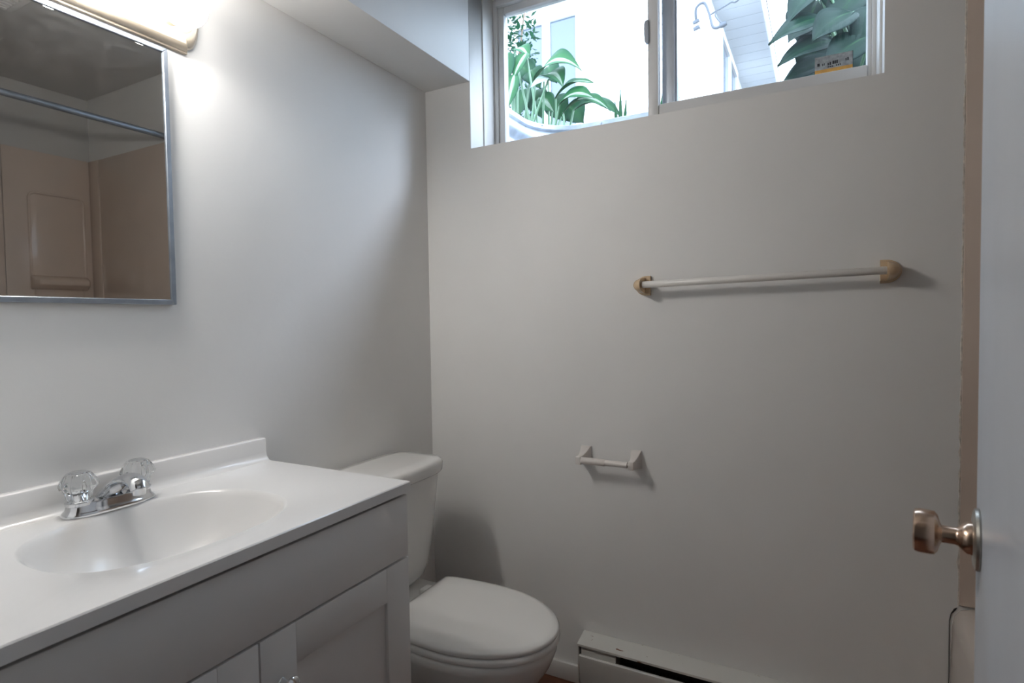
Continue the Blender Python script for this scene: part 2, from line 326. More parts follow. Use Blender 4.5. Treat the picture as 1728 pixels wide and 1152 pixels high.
# sticker on the right pane
st = thing('window_sticker', (1.27, .206, 1.865), 'small weathered grey sticker with an orange strip on the window glass', 'sticker')
X0, X1, Z0, Z1 = 1.2205, 1.3135, 1.8535, 1.8995
M['stgrey'] = mat('faded_sticker_grey', (.30, .31, .31), .6, var=.25, vscale=120)
M['storange'] = mat('faded_sticker_orange', (.50, .26, .06), .6, var=.15, vscale=90)
M['stink'] = mat('sticker_ink', (.02, .02, .025), .6)
B('backing', 'stgrey', st, X0, X1, .2065, .2078, Z0 + .009, Z1); B('orange_strip', 'storange', st, X0, X1, .2062, .2078, Z0, Z0 + .009)
bm = bmesh.new(); rr = random.Random(3)
for (a, b, zc, h) in ((.07, .14, .52, .008), (.21, .235, .48, .006), (.26, .28, .5, .006), (.36, .40, .47, .007), (.42, .46, .49, .008), (.50, .55, .52, .009), (.56, .60, .52, .009), (.61, .65, .52, .009), (.86, .89, .56, .006), (.91, .95, .58, .008),
                      (.36, .41, .30, .003), (.42, .47, .30, .003), (.48, .52, .30, .003), (.60, .63, .32, .004), (.65, .68, .32, .004), (.70, .73, .33, .004)):
    box(bm, X0 + a*.088, X0 + b*.088, .2058, .2066, Z0 + zc*.046 - h/2, Z0 + zc*.046 + h/2)
obj('worn_lettering', bm, 'stink', st)
B('border', 'stink', st, X1, X1 + .001, .206, .2078, Z0, Z1)

# ------------------------------------------------------------------ vanity cabinet, top with basin, faucet
va = thing('vanity_cabinet', (.23, -1.093, 0), 'white shaker vanity cabinet with two doors under the sink top', 'cabinet')
CY0, CY1 = -1.465, -.722
B('side_panel', 'cab', va, .005, .444, CY1 - .016, CY1, 0, .8035, bev=.0015); B('side_panel', 'cab', va, .005, .444, CY0, CY0 + .016, 0, .8035, bev=.0015)
B('bottom_panel', 'cab', va, .005, .444, CY0 + .016, CY1 - .016, .09, .105); B('back_panel', 'cab', va, .005, .012, CY0 + .016, CY1 - .016, .105, .65)
B('gap_backing', 'gap', va, .430, .444, CY0 + .016, CY1 - .016, .105, .8035); B('toe_kick', 'cab', va, .36, .38, CY0 + .016, CY1 - .016, 0, .09)  # near-black sheet behind the fronts colours in the shade of their gaps
B('apron_panel', 'cab', va, .4445, .463, CY0, CY1, .668, .7975, bev=.0015)
def shaker(y0, y1, z0, z1, ky):
    d = thing('door', (.45, (y0+y1)/2, z0)); d.parent = va; d.matrix_parent_inverse = Matrix.Translation(-Vector((.23, -1.093, 0)))
    s = .07
    B('panel', 'cab', d, .4445, .4555, y0 + s - .003, y1 - s + .003, z0 + s - .003, z1 - s + .003)
    B('stile', 'cab', d, .4445, .463, y0, y0 + s, z0, z1, bev=.0012); B('stile', 'cab', d, .4445, .463, y1 - s, y1, z0, z1, bev=.0012)
    B('rail', 'cab', d, .4445, .463, y0 + s, y1 - s, z1 - s, z1, bev=.0012); B('rail', 'cab', d, .4445, .463, y0 + s, y1 - s, z0, z0 + s, bev=.0012)
    bm = bmesh.new(); lathe(bm, [(.008, 0), (.0065, .003), (.0055, .012), (.010, .016), (.0145, .021), (.015, .025), (.012, .029), (.006, .031), (.001, .0315)], (.463, ky, .578), (1, 0, 0), 28); obj('knob', bm, 'chrome', d)
shaker(-1.0915, CY1, .10, .6635, -1.052); shaker(CY0, -1.0945, .10, .6635, -1.134)

vt = thing('sink_top', (.23, -1.104, .8035), 'white moulded sink top with oval basin and backsplash', 'sink')
TX, TY0, TY1, TZ = .4702, -1.495, -.719, .8264
bm = bmesh.new(); SEG = 96; cx, cy = .247, -1.104; ax, ay, n_ = .160, .198, 2.5
inner = superellipse(cx, cy, ax, ay, TZ, n_, SEG)
def rectpt(p):                                                      # ray from centre to the rectangle edge
    d = p - V(cx, cy, p.z); ts = []
    if d.x > 1e-9: ts.append((TX - cx)/d.x)
    if d.x < -1e-9: ts.append((.0 - cx)/d.x)
    if d.y > 1e-9: ts.append((TY1 - cy)/d.y)
    if d.y < -1e-9: ts.append((TY0 - cy)/d.y)
    return V(cx, cy, TZ) + d*min(ts)
outer = [rectpt(p) for p in inner]
for c in ((0, TY0), (0, TY1), (TX, TY0), (TX, TY1)):
    i = min(range(SEG), key=lambda i: (outer[i] - V(c[0], c[1], TZ)).length); outer[i] = V(c[0], c[1], TZ)
rings = [[V(p.x, p.y, TZ - .0215) for p in outer], [V(p.x, p.y, TZ - .002) for p in outer],
         [V(min(max(p.x, .0), TX - .002), min(max(p.y, TY0 + .002), TY1 - .002), TZ) for p in outer]]
prof = [(1.0, 0), (.985, -.0012), (.965, -.005), (.94, -.013), (.90, -.030), (.84, -.055), (.74, -.085), (.60, -.108), (.42, -.122), (.22, -.128), (.085, -.130)]
for s, dz in prof:
    ccx = cx + (1 - s)*.0; nn = n_ - (n_ - 2)*(1 - s)
    rings.append(superellipse(ccx, cy, ax*s, ay*s, TZ + dz, nn, SEG))
loft(bm, rings, cap0=False, cap1=False)
obj('counter_top', bm, 'counter', vt, 30)
bm = bmesh.new(); lathe(bm, [(.021, .004), (.021, .0), (.018, -.001), (.014, -.004), (.013, -.012), (.001, -.013)], (cx, cy, TZ - .1315), (0, 0, 1), 28, cap0=False); obj('drain', bm, 'chrome', vt)
bm = bmesh.new(); q = [(.0, -.001), (.040, -.001), (.030, .0025), (.0235, .010), (.021, .020), (.020, .052), (.0185, .0545), (.0, .0545)]
loft(bm, [[V(a, y, TZ + b) for a, b in q] for y in (TY0, TY1 - .004, TY1 - .001)]); bevel(bm, .0015, 2); obj('backsplash', bm, 'counter', vt)

fa = thing('faucet', (.062, -1.1, TZ), 'chrome centre-set basin tap with two clear fluted knobs', 'faucet')
fx, fy = .064, -1.1
bm = bmesh.new()
def stad(hl, hw, z, n=2.8, seg=40): return superellipse(fx, fy, hw, hl, z, n, seg)
loft(bm, [stad(.078, .029, TZ), stad(.079, .030, TZ + .003), stad(.077, .028, TZ + .007), stad(.072, .0245, TZ + .012), stad(.070, .0235, TZ + .020), stad(.067, .0215, TZ + .0235), stad(.05, .015, TZ + .024)])
obj('base_plate', bm, 'chrome', fa, 50)
sp = smoothcurve([(fx - .014, fy, TZ + .016), (fx + .004, fy, TZ + .030), (fx + .030, fy, TZ + .046), (fx + .056, fy, TZ + .057), (fx + .078, fy, TZ + .060), (fx + .094, fy, TZ + .055), (fx + .101, fy, TZ + .046)], 5)
bm = bmesh.new(); n = len(sp); rings = []
for i, p in enumerate(sp):
    t = (sp[min(i+1, n-1)] - sp[max(i-1, 0)]).normalized(); w = V(0, 1, 0); u = t.cross(w); k = i/(n-1)
    hw = .022 - .007*min(1, k*1.6) + .002*k; hh = .013 - .002*k
    rings.append([p + w*hw*math.cos(2*PI*a/20) + u*hh*math.sin(2*PI*a/20) for a in range(20)])
loft(bm, rings); obj('spout', bm, 'chrome', fa, 60)
bm = bmesh.new(); lathe(bm, [(.0105, 0), (.011, .004), (.011, .012), (.010, .013)], (fx + .096, fy, TZ + .036), (0, 0, 1), 20); obj('aerator', bm, 'chrome', fa)
for s in (-1, 1):
    ky = fy + s*.0505
    bm = bmesh.new(); lathe(bm, [(.022, .020), (.022, .025), (.019, .0275), (.012, .0285), (.008, .05)], (fx, ky, TZ), (0, 0, 1), 28); obj('knob_stem', bm, 'chrome', fa)
    bm = bmesh.new(); rings = []
    for r, h in ((.0175, .0285), (.0195, .032), (.0205, .041), (.0235, .046), (.0275, .0505), (.0285, .055), (.0265, .062), (.0228, .069), (.0195, .0745), (.018, .076), (.012, .0765)):
        lob = .07 if .044 < h < .073 else .04
        rings.append([V(fx + math.cos(a)*r*(1 + lob*math.cos(10*a)), ky + math.sin(a)*r*(1 + lob*math.cos(10*a)), TZ + h) for a in [2*PI*i/64 for i in range(64)]])
    loft(bm, rings); kn = obj('knob', bm, 'acrylic', fa, 50); kn['label'] = 'clear fluted acrylic knob'
    bm = bmesh.new(); lathe(bm, [(.0145, .0766), (.0145, .0778), (.013, .0785), (.001, .0786)], (fx, ky, TZ), (0, 0, 1), 24); obj('index_cap', bm, 'chrome', kn)

# ------------------------------------------------------------------ mirror cabinet and light bar
mc = thing('medicine_cabinet', (0, -1.13, 1.209), 'mirrored medicine cabinet in a thin steel frame above the basin', 'mirror')
MY0, MY1, MZ0, MZ1 = -1.333, -.927, 1.209, 1.752; fw = .0105
B('mirror_glass', 'mirror', mc, .004, .0085, MY0 + fw - .002, MY1 - fw + .002, MZ0 + fw - .002, MZ1 - fw + .002)
B('cabinet_back', 'steel', mc, 0.0, .004, MY0 + .002, MY1 - .002, MZ0 + .002, MZ1 - .002)
def fbar(a, b, inn):                                                # mitred frame bar
    bm = bmesh.new(); a, b = V(.0, *a), V(.0, *b); i0, i1 = V(0, *inn[0]), V(0, *inn[1])
    loft(bm, [[a, b, i1, i0], [p + V(.012, 0, 0) for p in (a, b, i1, i0)]]); bevel(bm, .0012, 1); obj('frame_bar', bm, 'steel', mc)
o_ = [(MY0, MZ0), (MY1, MZ0), (MY1, MZ1), (MY0, MZ1)]; i_ = [(MY0 + fw, MZ0 + fw), (MY1 - fw, MZ0 + fw), (MY1 - fw, MZ1 - fw), (MY0 + fw, MZ1 - fw)]
for k in range(4): fbar(o_[k], o_[(k+1) % 4], (i_[k], i_[(k+1) % 4]))

lb = thing('vanity_light', (0, -1.10, 1.813), 'cream three-bulb light bar with globe bulbs above the mirror', 'light')
LY, LZ = -1.10, 1.824
def plaque(off, x):
    a, b, h, nt_ = .219 - off, .027, .0645 - off, .011
    pts = [(a, -h)]; hh = h - nt_
    pts += [(a + b*math.cos(t), hh*math.sin(t)) for t in [(-PI/2)*.98 + PI*.98*i/14 for i in range(15)]] + [(a, h)]
    pts += [(-p, q) for p, q in pts[::-1]]
    return [V(x, LY + p, LZ + q) for p, q in pts]
bm = bmesh.new(); loft(bm, [plaque(0, 0), plaque(0, .008), plaque(.003, .0095), plaque(.004, .014), plaque(.0075, .021), plaque(.0135, .026), plaque(.0205, .0275), plaque(.0215, .0262), plaque(.0235, .0275)]); obj('plate', bm, 'cream', lb, 25)
for k in (-1, 0, 1):
    c = V(.0265, LY + .168*k, LZ)
    bm = bmesh.new(); lathe(bm, [(.0285, 0), (.0275, .002), (.0268, .024), (.0262, .029), (.0235, .029), (.0225, .008), (.001, .008)], c, (1, 0, 0), 40); so = obj('socket', bm, 'cream', lb)
    bm = bmesh.new(); lathe(bm, [(.013, .010), (.0135, .016), (.018, .021)] + [(.0455*math.sin(a), .0550 - .0455*math.cos(a)) for a in [.46 + (PI - .47)*i/16 for i in range(17)]], c, (1, 0, 0), 40); obj('bulb', bm, ('part_dimmed_bulb', 'bulb', 'dimmed_bulb')[k + 1], so)

# ------------------------------------------------------------------ toilet
to = thing('toilet', (.35, -.435, 0), 'white two-piece toilet with closed round lid beside the vanity', 'toilet')
ty = -.437
def se(x0, x1, hw, z, n, seg=48): return superellipse((x0+x1)/2, ty, (x1-x0)/2, hw, z, n, seg)
bm = bmesh.new(); loft(bm, [se(.05, .150, .145, .374, 3), se(.038, .170, .165, .380, 3.5), se(.030, .182, .182, .398, 4), se(.026, .188, .192, .43, 4.5), se(.022, .202, .205, .56, 5), se(.020, .212, .213, .69, 5.5), se(.020, .213, .214, .708, 5.5)]); obj('tank', bm, 'porcelain', to, 60)
bm = bmesh.new(); loft(bm, [se(.012, .222, .222, .704, 5), se(.010, .226, .226, .709, 5), se(.010, .227, .228, .730, 5), se(.013, .224, .225, .740, 5), se(.022, .214, .216, .7455, 5), se(.05, .18, .19, .7475, 5)]); obj('tank_lid', bm, 'porcelain', to, 60)
bm = bmesh.new(); lathe(bm, [(.012, 0), (.012, .008), (.008, .010)], (.211, ty - .15, .645), (1, 0, 0), 20); tube(bm, [(.222, ty - .15, .645), (.230, ty - .13, .644), (.232, ty - .08, .640)], [.006, .006, .007]); obj('flush_lever', bm, 'chrome', to)
def egg(z, xf, xb, hw, hb, xm=.43, seg=64):
    """outline: elliptical front to xf, straight back edge at xb"""
    pts = []; nf = seg//2
    for i in range(nf + 1):
        t = -PI/2 + PI*i/nf; pts.append((xm + (xf - xm)*math.cos(t), hw*math.sin(t)))
    nb = 10
    side = []
    for i in range(1, nb + 1):
        k = i/nb; side.append((xm + (xb - xm)*math.sin(k*PI/2)**1.0*1.0, hw + (hb - hw)*(1 - math.cos(k*PI/2))))
    pts += side + [(x, -y) for x, y in side[::-1]]
    return [V(x, ty + y, z) for x, y in pts]
bm = bmesh.new()
loft(bm, [egg(0, .50, .13, .105, .105, .34), egg(.02, .50, .13, .103, .10, .34), egg(.10, .495, .14, .100, .095, .34), egg(.16, .525, .15, .112, .10, .36), egg(.21, .575, .16, .132, .11, .38), egg(.26, .622, .18, .152, .12, .40), egg(.31, .654, .20, .168, .14, .42),
          egg(.345, .668, .22, .175, .15, .43), egg(.362, .669, .23, .176, .15, .43), egg(.368, .664, .235, .171, .148, .43)]); obj('bowl', bm, 'porcelain', to, 60)
bm = bmesh.new(); loft(bm, [se(.06, .30, .10, .20, 3), se(.045, .31, .125, .30, 3.5), se(.035, .30, .15, .345, 4), se(.030, .295, .155, .366, 4.5), se(.034, .29, .15, .3735, 4.5)]); obj('bowl_deck', bm, 'porcelain', to, 60)
bm = bmesh.new(); r0 = [egg(.371, .676, .250, .174, .15), egg(.369, .672, .253, .170, .147), egg(.369, .60, .30, .11, .09), egg(.373, .595, .305, .106, .086), egg(.381, .60, .30, .11, .09), egg(.386, .668, .256, .166, .144), egg(.384, .674, .251, .172, .149), egg(.377, .677, .249, .175, .151), egg(.371, .676, .250, .174, .15)]
loft(bm, r0, cap0=False, cap1=False); obj('seat', bm, 'seat', to, 60)
bm = bmesh.new(); loft(bm, [egg(.3885, .668, .254, .166, .142), egg(.389, .674, .250, .171, .146), egg(.396, .676, .249, .172, .147), egg(.4015, .671, .252, .168, .144), egg(.4045, .655, .262, .155, .133), egg(.4065, .60, .30, .11, .09), egg(.4072, .52, .36, .05, .04)]); obj('seat_lid', bm, 'seat', to, 60)
for s in (-1, 1):
    B('hinge', 'seat', to, .222, .258, ty + s*.075 - .02, ty + s*.075 + .02, .372, .396, bev=.006, seg=3)

# ------------------------------------------------------------------ baseboard heater
he = thing('baseboard_heater', (.98, -.03, 0), 'white electric baseboard heater with chipped paint under the towel bar', 'heater')
HX0, HX1 = .580, 1.44
bm = bmesh.new(); q = [(-.001, .172), (-.001, .1765), (-.010, .1765), (-.058, .1655), (-.0625, .1635), (-.0625, .157), (-.0605, .157), (-.0605, .162), (-.012, .172)]
loft(bm, [[V(x, a, b) for a, b in q] for x in [HX0 + (HX1 - HX0)*i/12 for i in range(13)]]); obj('hood', bm, 'chipped', he)
bm = bmesh.new(); q = [(-.052, .1275), (-.0575, .1275), (-.0605, .125), (-.0605, .112), (-.0565, .099), (-.0565, .052), (-.050, .030), (-.047, .030), (-.0535, .053), (-.0535, .100), (-.0570, .113), (-.0570, .1245)]
loft(bm, [[V(x, a, b) for a, b in q] for x in (HX0 + .004, HX1 - .004)]); obj('front_panel', bm, 'heater', he)
B('back_plate', 'heater', he, HX0, HX1, -.004, -.001, .02, .174)
B('end_cap', 'heater', he, HX0, HX0 + .003, -.060, -.001, .02, .163); B('end_cap', 'heater', he, HX1 - .003, HX1, -.060, -.001, .02, .163)
B('junction_cover', 'heater', he, HX0 + .010, .700, -.0545, -.051, .05, .160); B('junction_cover', 'heater', he, HX1 - .12, HX1 - .01, -.0545, -.051, .05, .160)
B('heating_element', 'gap', he, .705, HX1 - .125, -.045, -.008, .045, .105); B('inner_shield', 'gap', he, .700, HX1 - .12, -.010, -.004, .03, .170)
tgt = bmesh.new()
for i in range(60): x = .71 + i*.0100; box(tgt, x, x + .0008, -.048, -.008, .05, .112)
tag(obj('heater_fins', tgt, 'gap', he), kind='stuff')

# ------------------------------------------------------------------ toilet roll holder
tp = thing('toilet_roll_holder', (.675, 0, .74), 'empty off-white toilet roll holder on the wall above the heater', 'roll holder')
def rrect(cx_, y, cz, hw, hh): return [V(cx_ + a*hw, y, cz + b*hh) for a, b in ((-1, -1), (1, -1), (1, 1), (-1, 1))]
for cx_, s in ((.594, 1), (.753, -1)):
    bm = bmesh.new(); zc = .742
    loft(bm, [rrect(cx_, 0, zc, .0165, .027), rrect(cx_, -.006, zc, .0165, .027), rrect(cx_ - .0006*s, -.010, zc, .0150, .0255), rrect(cx_ - .001*s, -.026, zc - .004, .0115, .0185), rrect(cx_ - .0015*s, -.044, zc - .006, .0085, .0135), rrect(cx_ - .002*s, -.052, zc - .006, .008, .012), rrect(cx_ - .002*s, -.071, zc - .006, .008, .012)])
    bevel(bm, .0015, 2, 30); obj('post', bm, 'tp', tp, 50)
bm = bmesh.new(); lathe(bm, [(.004, -.003), (.004, .0), (.0095, .0005), (.0105, .002), (.0105, .074), (.0098, .0755)], (.5995, -.061, .736), (1, 0, 0), 28); obj('roller', bm, 'tp', tp)
bm = bmesh.new(); lathe(bm, [(.0088, .0), (.0088, .068), (.0075, .0690), (.004, .0692), (.004, .073)], (.6745, -.061, .736), (1, 0, 0), 28); obj('roller', bm, 'tp', tp)

# ------------------------------------------------------------------ towel bar
tb = thing('towel_bar', (1.08, 0, 1.264), 'off-white towel bar on tan plastic end brackets below the window', 'towel bar')
for cx_, s, zc in ((.786, -1, 1.259), (1.380, 1, 1.2695)):
    bm = bmesh.new()                                                # wall flange, D shaped, round side outwards
    def D(w, h, y, z=zc): 
        return [V(cx_ - s*.014, y, z - h)] + [V(cx_ - s*.002 + s*w*math.cos(t), y, z + h*math.sin(t)) for t in [-PI/2 + PI*i/16 for i in range(17)]] + [V(cx_ - s*.014, y, z + h)]
    loft(bm, [D(.033, .0285, 0), D(.033, .0285, -.006), D(.030, .026, -.0095), D(.0285, .0245, -.010), D(.0275, .0235, -.014)]); fg = obj('flange', bm, 'tan', tb)
    bm = bmesh.new()                                                # hooded arm that carries the bar end
    rings = []
    for y, w, h in ((-.012, .027, .0230), (-.030, .0262, .0215), (-.046, .0250, .0195), (-.058, .0225, .0175), (-.068, .0175, .0145), (-.0745, .010, .0095), (-.0765, .003, .003)):
        rings.append([V(cx_ - s*.0005, y, zc - h)] + [V(cx_ + s*w*math.cos(t), y, zc + h*math.sin(t)) for t in [-PI/2 + PI*i/16 for i in range(17)]] + [V(cx_ - s*.0005, y, zc + h)])
    loft(bm, rings); obj('bracket', bm, 'tan', tb, 45)
bm = bmesh.new(); lathe(bm, [(.0088, 0), (.0095, .001), (.0095, .585), (.0088, .586)], (.790, -.056, 1.2595), V(.586, 0, .0095), 28); obj('rod', bm, 'bar', tb)

# ------------------------------------------------------------------ bathtub, surround, shower rod
tu = thing('bathtub', (1.88, -.76, 0), 'beige acrylic alcove bathtub beyond the open door', 'bathtub')
bm = bmesh.new(); tx0, tx1 = 1.514, W - .001; N_ = 72
def rr_(x0, x1, y0, y1, z, rad): 
    pts = []
    for cx_, cy_, a0 in ((x1 - rad, y1 - rad, 0), (x0 + rad, y1 - rad, PI/2), (x0 + rad, y0 + rad, PI), (x1 - rad, y0 + rad, 1.5*PI)):
        pts += [V(cx_ + rad*math.cos(a0 + PI/2*i/8), cy_ + rad*math.sin(a0 + PI/2*i/8), z) for i in range(9)]
    return pts
ya, yb = YF + .001, -.001
loft(bm, [rr_(tx0 + .012, tx1, ya, yb, 0, .004), rr_(tx0 + .008, tx1, ya, yb, .06, .004), rr_(tx0, tx1, ya, yb, .30, .006), rr_(tx0 + .002, tx1, ya, yb, .42, .008), rr_(tx0 + .006, tx1, ya, yb, .446, .01), rr_(tx0 + .016, tx1, ya + .002, yb - .002, .463, .014), rr_(tx0 + .032, tx1 - .004, ya + .006, yb - .006, .470, .02),
          rr_(tx0 + .075, tx1 - .05, ya + .06, yb - .06, .468, .07), rr_(tx0 + .09, tx1 - .065, ya + .075, yb - .075, .455, .09), rr_(tx0 + .11, tx1 - .08, ya + .10, yb - .10, .30, .11), rr_(tx0 + .13, tx1 - .10, ya + .15, yb - .14, .14, .12), rr_(tx0 + .19, tx1 - .16, ya + .22, yb - .20, .105, .1)]); obj('tub_shell', bm, 'tub', tu, 50)
bm = bmesh.new(); tube(bm, [(1.5125, -.0012, z) for z in (.05, .2, .3, .4, .43)] + [(1.516, -.0012, .448), (1.5225, -.0012, .459), (1.5265, -.0012, .464)], [.0006, .0006, .0006, .0007, .0008, .001, .002, .0008], 6); obj('joint_gap', bm, 'gap', tu)
su = thing('shower_surround', (1.9, -.76, .47), 'beige moulded wall surround with soap shelf above the bathtub', 'shower surround')
ST = 2.045
B('end_panel', 'surround', su, 1.530, W - .100, -.006, 0, .472, ST, bev=.002); B('end_panel', 'surround', su, 1.530, W - .1, YF, YF + .006, .472, ST, bev=.002)
B('corner_panel', 'surround', su, W - .098, W - .006, -.010, 0, .472, ST, bev=.002)
B('long_panel', 'surround', su, W - .009, W, -.385, -.010, .472, ST, bev=.002); B('long_panel', 'surround', su, W - .008, W, YF + .006, -.388, .472, ST, bev=.002)
bm = bmesh.new(); xq = W - .010                                      # raised rounded outline of the soap niche
path = []
sy0, sy1, sz0, sz1, rd = -.285, -.045, 1.40, 1.838, .03
for c_y, c_z, a0 in ((sy1 - rd, sz1 - rd, 0), (sy0 + rd, sz1 - rd, PI/2)):
    path += [V(xq, c_y + rd*math.cos(a0 + PI/2*i/6), c_z + rd*math.sin(a0 + PI/2*i/6)) for i in range(7)]
tube(bm, [V(xq, sy1, sz0)] + path + [V(xq, sy0, sz0)], .006, 10); obj('niche_ridge', bm, 'surround', su)
bm = bmesh.new(); q = [(0, 1.425), (-.012, 1.425), (-.052, 1.408), (-.060, 1.398), (-.056, 1.378), (-.012, 1.356), (0, 1.356)]
loft(bm, [[V(W - .008 + a*.6, sy0 - .006, b) for a, b in q], [V(W - .008 + a, sy0 + .012, b) for a, b in q], [V(W - .008 + a, sy1 - .012, b) for a, b in q], [V(W - .008 + a*.6, sy1 + .006, b) for a, b in q]]); bevel(bm, .004, 2, 35); obj('soap_shelf', bm, 'surround', su)
for y in (sy0 + .012, sy1 - .012):
    bm = bmesh.new(); tube(bm, [V(xq, y, 1.36), V(xq, y, .48)], .0035, 8); obj('panel_groove', bm, 'surround', su)
bm = bmesh.new(); rr = random.Random(5); pts = [V(1.529 + rr.uniform(-.0012, .0012), -.001, z) for z in [.47 + i*(ST - .47)/90 for i in range(91)]]
tube(bm, pts, [rr.uniform(.0012, .0032) for _ in pts], 8); obj('caulk_bead', bm, 'caulk', su)
sr = thing('shower_rod', (1.52, -.76, 2.06), 'straight steel shower curtain rod high above the tub edge', 'shower rod')
bm = bmesh.new(); lathe(bm, [(.0135, .004), (.0135, .83)], (1.52, -.006, 2.06), (0, -1, 0), 28); lathe(bm, [(.0120, .83), (.0120, 1.505)], (1.52, -.006, 2.06), (0, -1, 0), 28); obj('rod', bm, 'steel', sr)
for y, s in ((-.006, -1), (YF + .006, 1)):
    bm = bmesh.new(); lathe(bm, [(.030, 0), (.030, .004), (.018, .010), (.015, .022)], (1.52, y, 2.06), (0, s, 0), 28); obj('rod_flange', bm, 'steel', sr)
# ceiling vent
cv = thing('ceiling_vent', (1.35, -.75, CE), 'square slatted exhaust fan grille on the ceiling', 'vent')
vx0, vx1, vy0, vy1 = 1.22, 1.48, -.875, -.615
for d in ((vx0, vx1, vy0, vy0 + .02), (vx0, vx1, vy1 - .02, vy1), (vx0, vx0 + .02, vy0 + .02, vy1 - .02), (vx1 - .02, vx1, vy0 + .02, vy1 - .02)): B('frame_bar', 'trim', cv, *d, CE - .018, CE, bev=.002)
B('duct_opening', 'gap', cv, vx0 + .02, vx1 - .02, vy0 + .02, vy1 - .02, CE - .002, CE)
for i in range(9):
    x = vx0 + .032 + i*.0245; B('slat', 'trim', cv, x, x + .012, vy0 + .02, vy1 - .02, CE - .016, CE - .008)

# ------------------------------------------------------------------ outdoors: window well, ground
ww = thing('window_well', (.95, .46, 1.3), 'curved corrugated galvanised window well outside the glass', 'window well')
wx0, wx1, wy, rd = .155, 1.78, .66, .20
plan = [V(wx0, .262, 0), V(wx0, .36, 0)] + [V(wx0 + rd - rd*math.cos(PI/2*i/12), wy - rd + rd*math.sin(PI/2*i/12), 0) for i in range(13)] + [V(wx0 + (wx1-wx0)*.5, wy, 0)]
plan += [V(wx0 + wx1 - p.x, p.y, 0) for p in plan[-2::-1]]
def offs(pl, d):
    out = []
    for i, p in enumerate(pl):
        t = (pl[min(i+1, len(pl)-1)] - pl[max(i-1, 0)]).normalized(); nrm = V(-t.y, t.x, 0); out.append(p + nrm*d)
    return out
bm = bmesh.new(); zs_ = [1.20 + i*.0085 for i in range(93)]
RZ = 2.0
rings = []
for z in zs_:
    if z > RZ - .022: continue
    rings.append([p + V(0, 0, z) for p in offs(plan, .012*math.sin(2*PI*z/.085))])
rings += [[p + V(0, 0, RZ - .02) for p in offs(plan, 0)], [p + V(0, 0, RZ - .002) for p in offs(plan, 0)], [p + V(0, 0, RZ) for p in offs(plan, .004)], [p + V(0, 0, RZ - .002) for p in offs(plan, .008)]]
for z in reversed(zs_):
    if z > RZ - .022: continue
    rings.append([p + V(0, 0, z) for p in offs(plan, .008 + .012*math.sin(2*PI*z/.085))])
loft(bm, rings, cap0=False, cap1=False, closed=False); obj('corrugated_wall', bm, 'galv', ww, 60)
for x in (.30, .42, 1.2):
    bm = bmesh.new(); lathe(bm, [(.006, 0), (.006, .003), (.001, .004)], (x, wy - .001, RZ - .012) if x > .36 else (.195, .56, RZ - .012), (0, -1, 0), 12); obj('bolt', bm, 'alu', ww)
struct(B('gravel_bed', 'gravel', None, wx0 + .02, wx1 - .02, .262, wy - .02, 1.20, 1.26), 'gravel in the bottom of the window well', 'ground')
GZ = 1.93
bm = bmesh.new()
outp = offs(plan, .024); n = len(outp)
far = []
for i, p in enumerate(outp):
    k = i/(n-1)
    far.append(V(-9, .262, 0) if i == 0 else V(9, .262, 0) if i == n-1 else V(-9 + 18*k, 16, 0))
for a, b in ((GZ, GZ),):
    va_ = [bm.verts.new(p + V(0, 0, GZ)) for p in outp]; vb_ = [bm.verts.new(p + V(0, 0, GZ)) for p in far]; vc_ = [bm.verts.new(p + V(0, 0, GZ - .7)) for p in outp]
    for i in range(n-1):
        bm.faces.new((va_[i], va_[i+1], vb_[i+1], vb_[i])); bm.faces.new((va_[i], vc_[i], vc_[i+1], va_[i+1]))
struct(obj('garden_ground', bm, 'soil'), 'soil of the garden bed behind the window well', 'ground')

# ------------------------------------------------------------------ outdoors: neighbouring house
HY, HXC, HZE = 4.1, .165, 4.56
ho = thing('neighbouring_house', (-2, HY, GZ), 'white clapboard house with eaves seen through the window', 'house')
EXP = .112
z = GZ - .02; k = 0
def board(p0, p1, nrm, z0):
    """one lapped siding board from p0 to p1"""
    bm = bmesh.new(); p0, p1, nrm = Vector(p0), Vector(p1), Vector(nrm)
    sec = [(0, 0), (.048, 0), (.048, .006), (.004, EXP + .012), (0, EXP + .012)]
    loft(bm, [[p + nrm*a + V(0, 0, z0 + b) for a, b in sec] for p in (p0, p1)]); obj('siding_board', bm, 'siding', ho)
while z < HZE:
    board((-5, HY, 0), (HXC - .10, HY, 0), (0, -1, 0), z); board((HXC, HY + .10, 0), (HXC, 13, 0), (1, 0, 0), z); z += EXP
B('wall_core', 'siding', ho, -5, HXC - .001, HY + .001, 13, GZ - .3, HZE)
bm = bmesh.new(); L = [(HXC - .11, HY - .055), (HXC + .055, HY - .055), (HXC + .055, HY + .11), (HXC, HY + .11), (HXC, HY), (HXC - .11, HY)]
loft(bm, [[V(a, b, GZ - .05) for a, b in L], [V(a, b, HZE) for a, b in L]]); obj('corner_board', bm, 'htrim', ho)
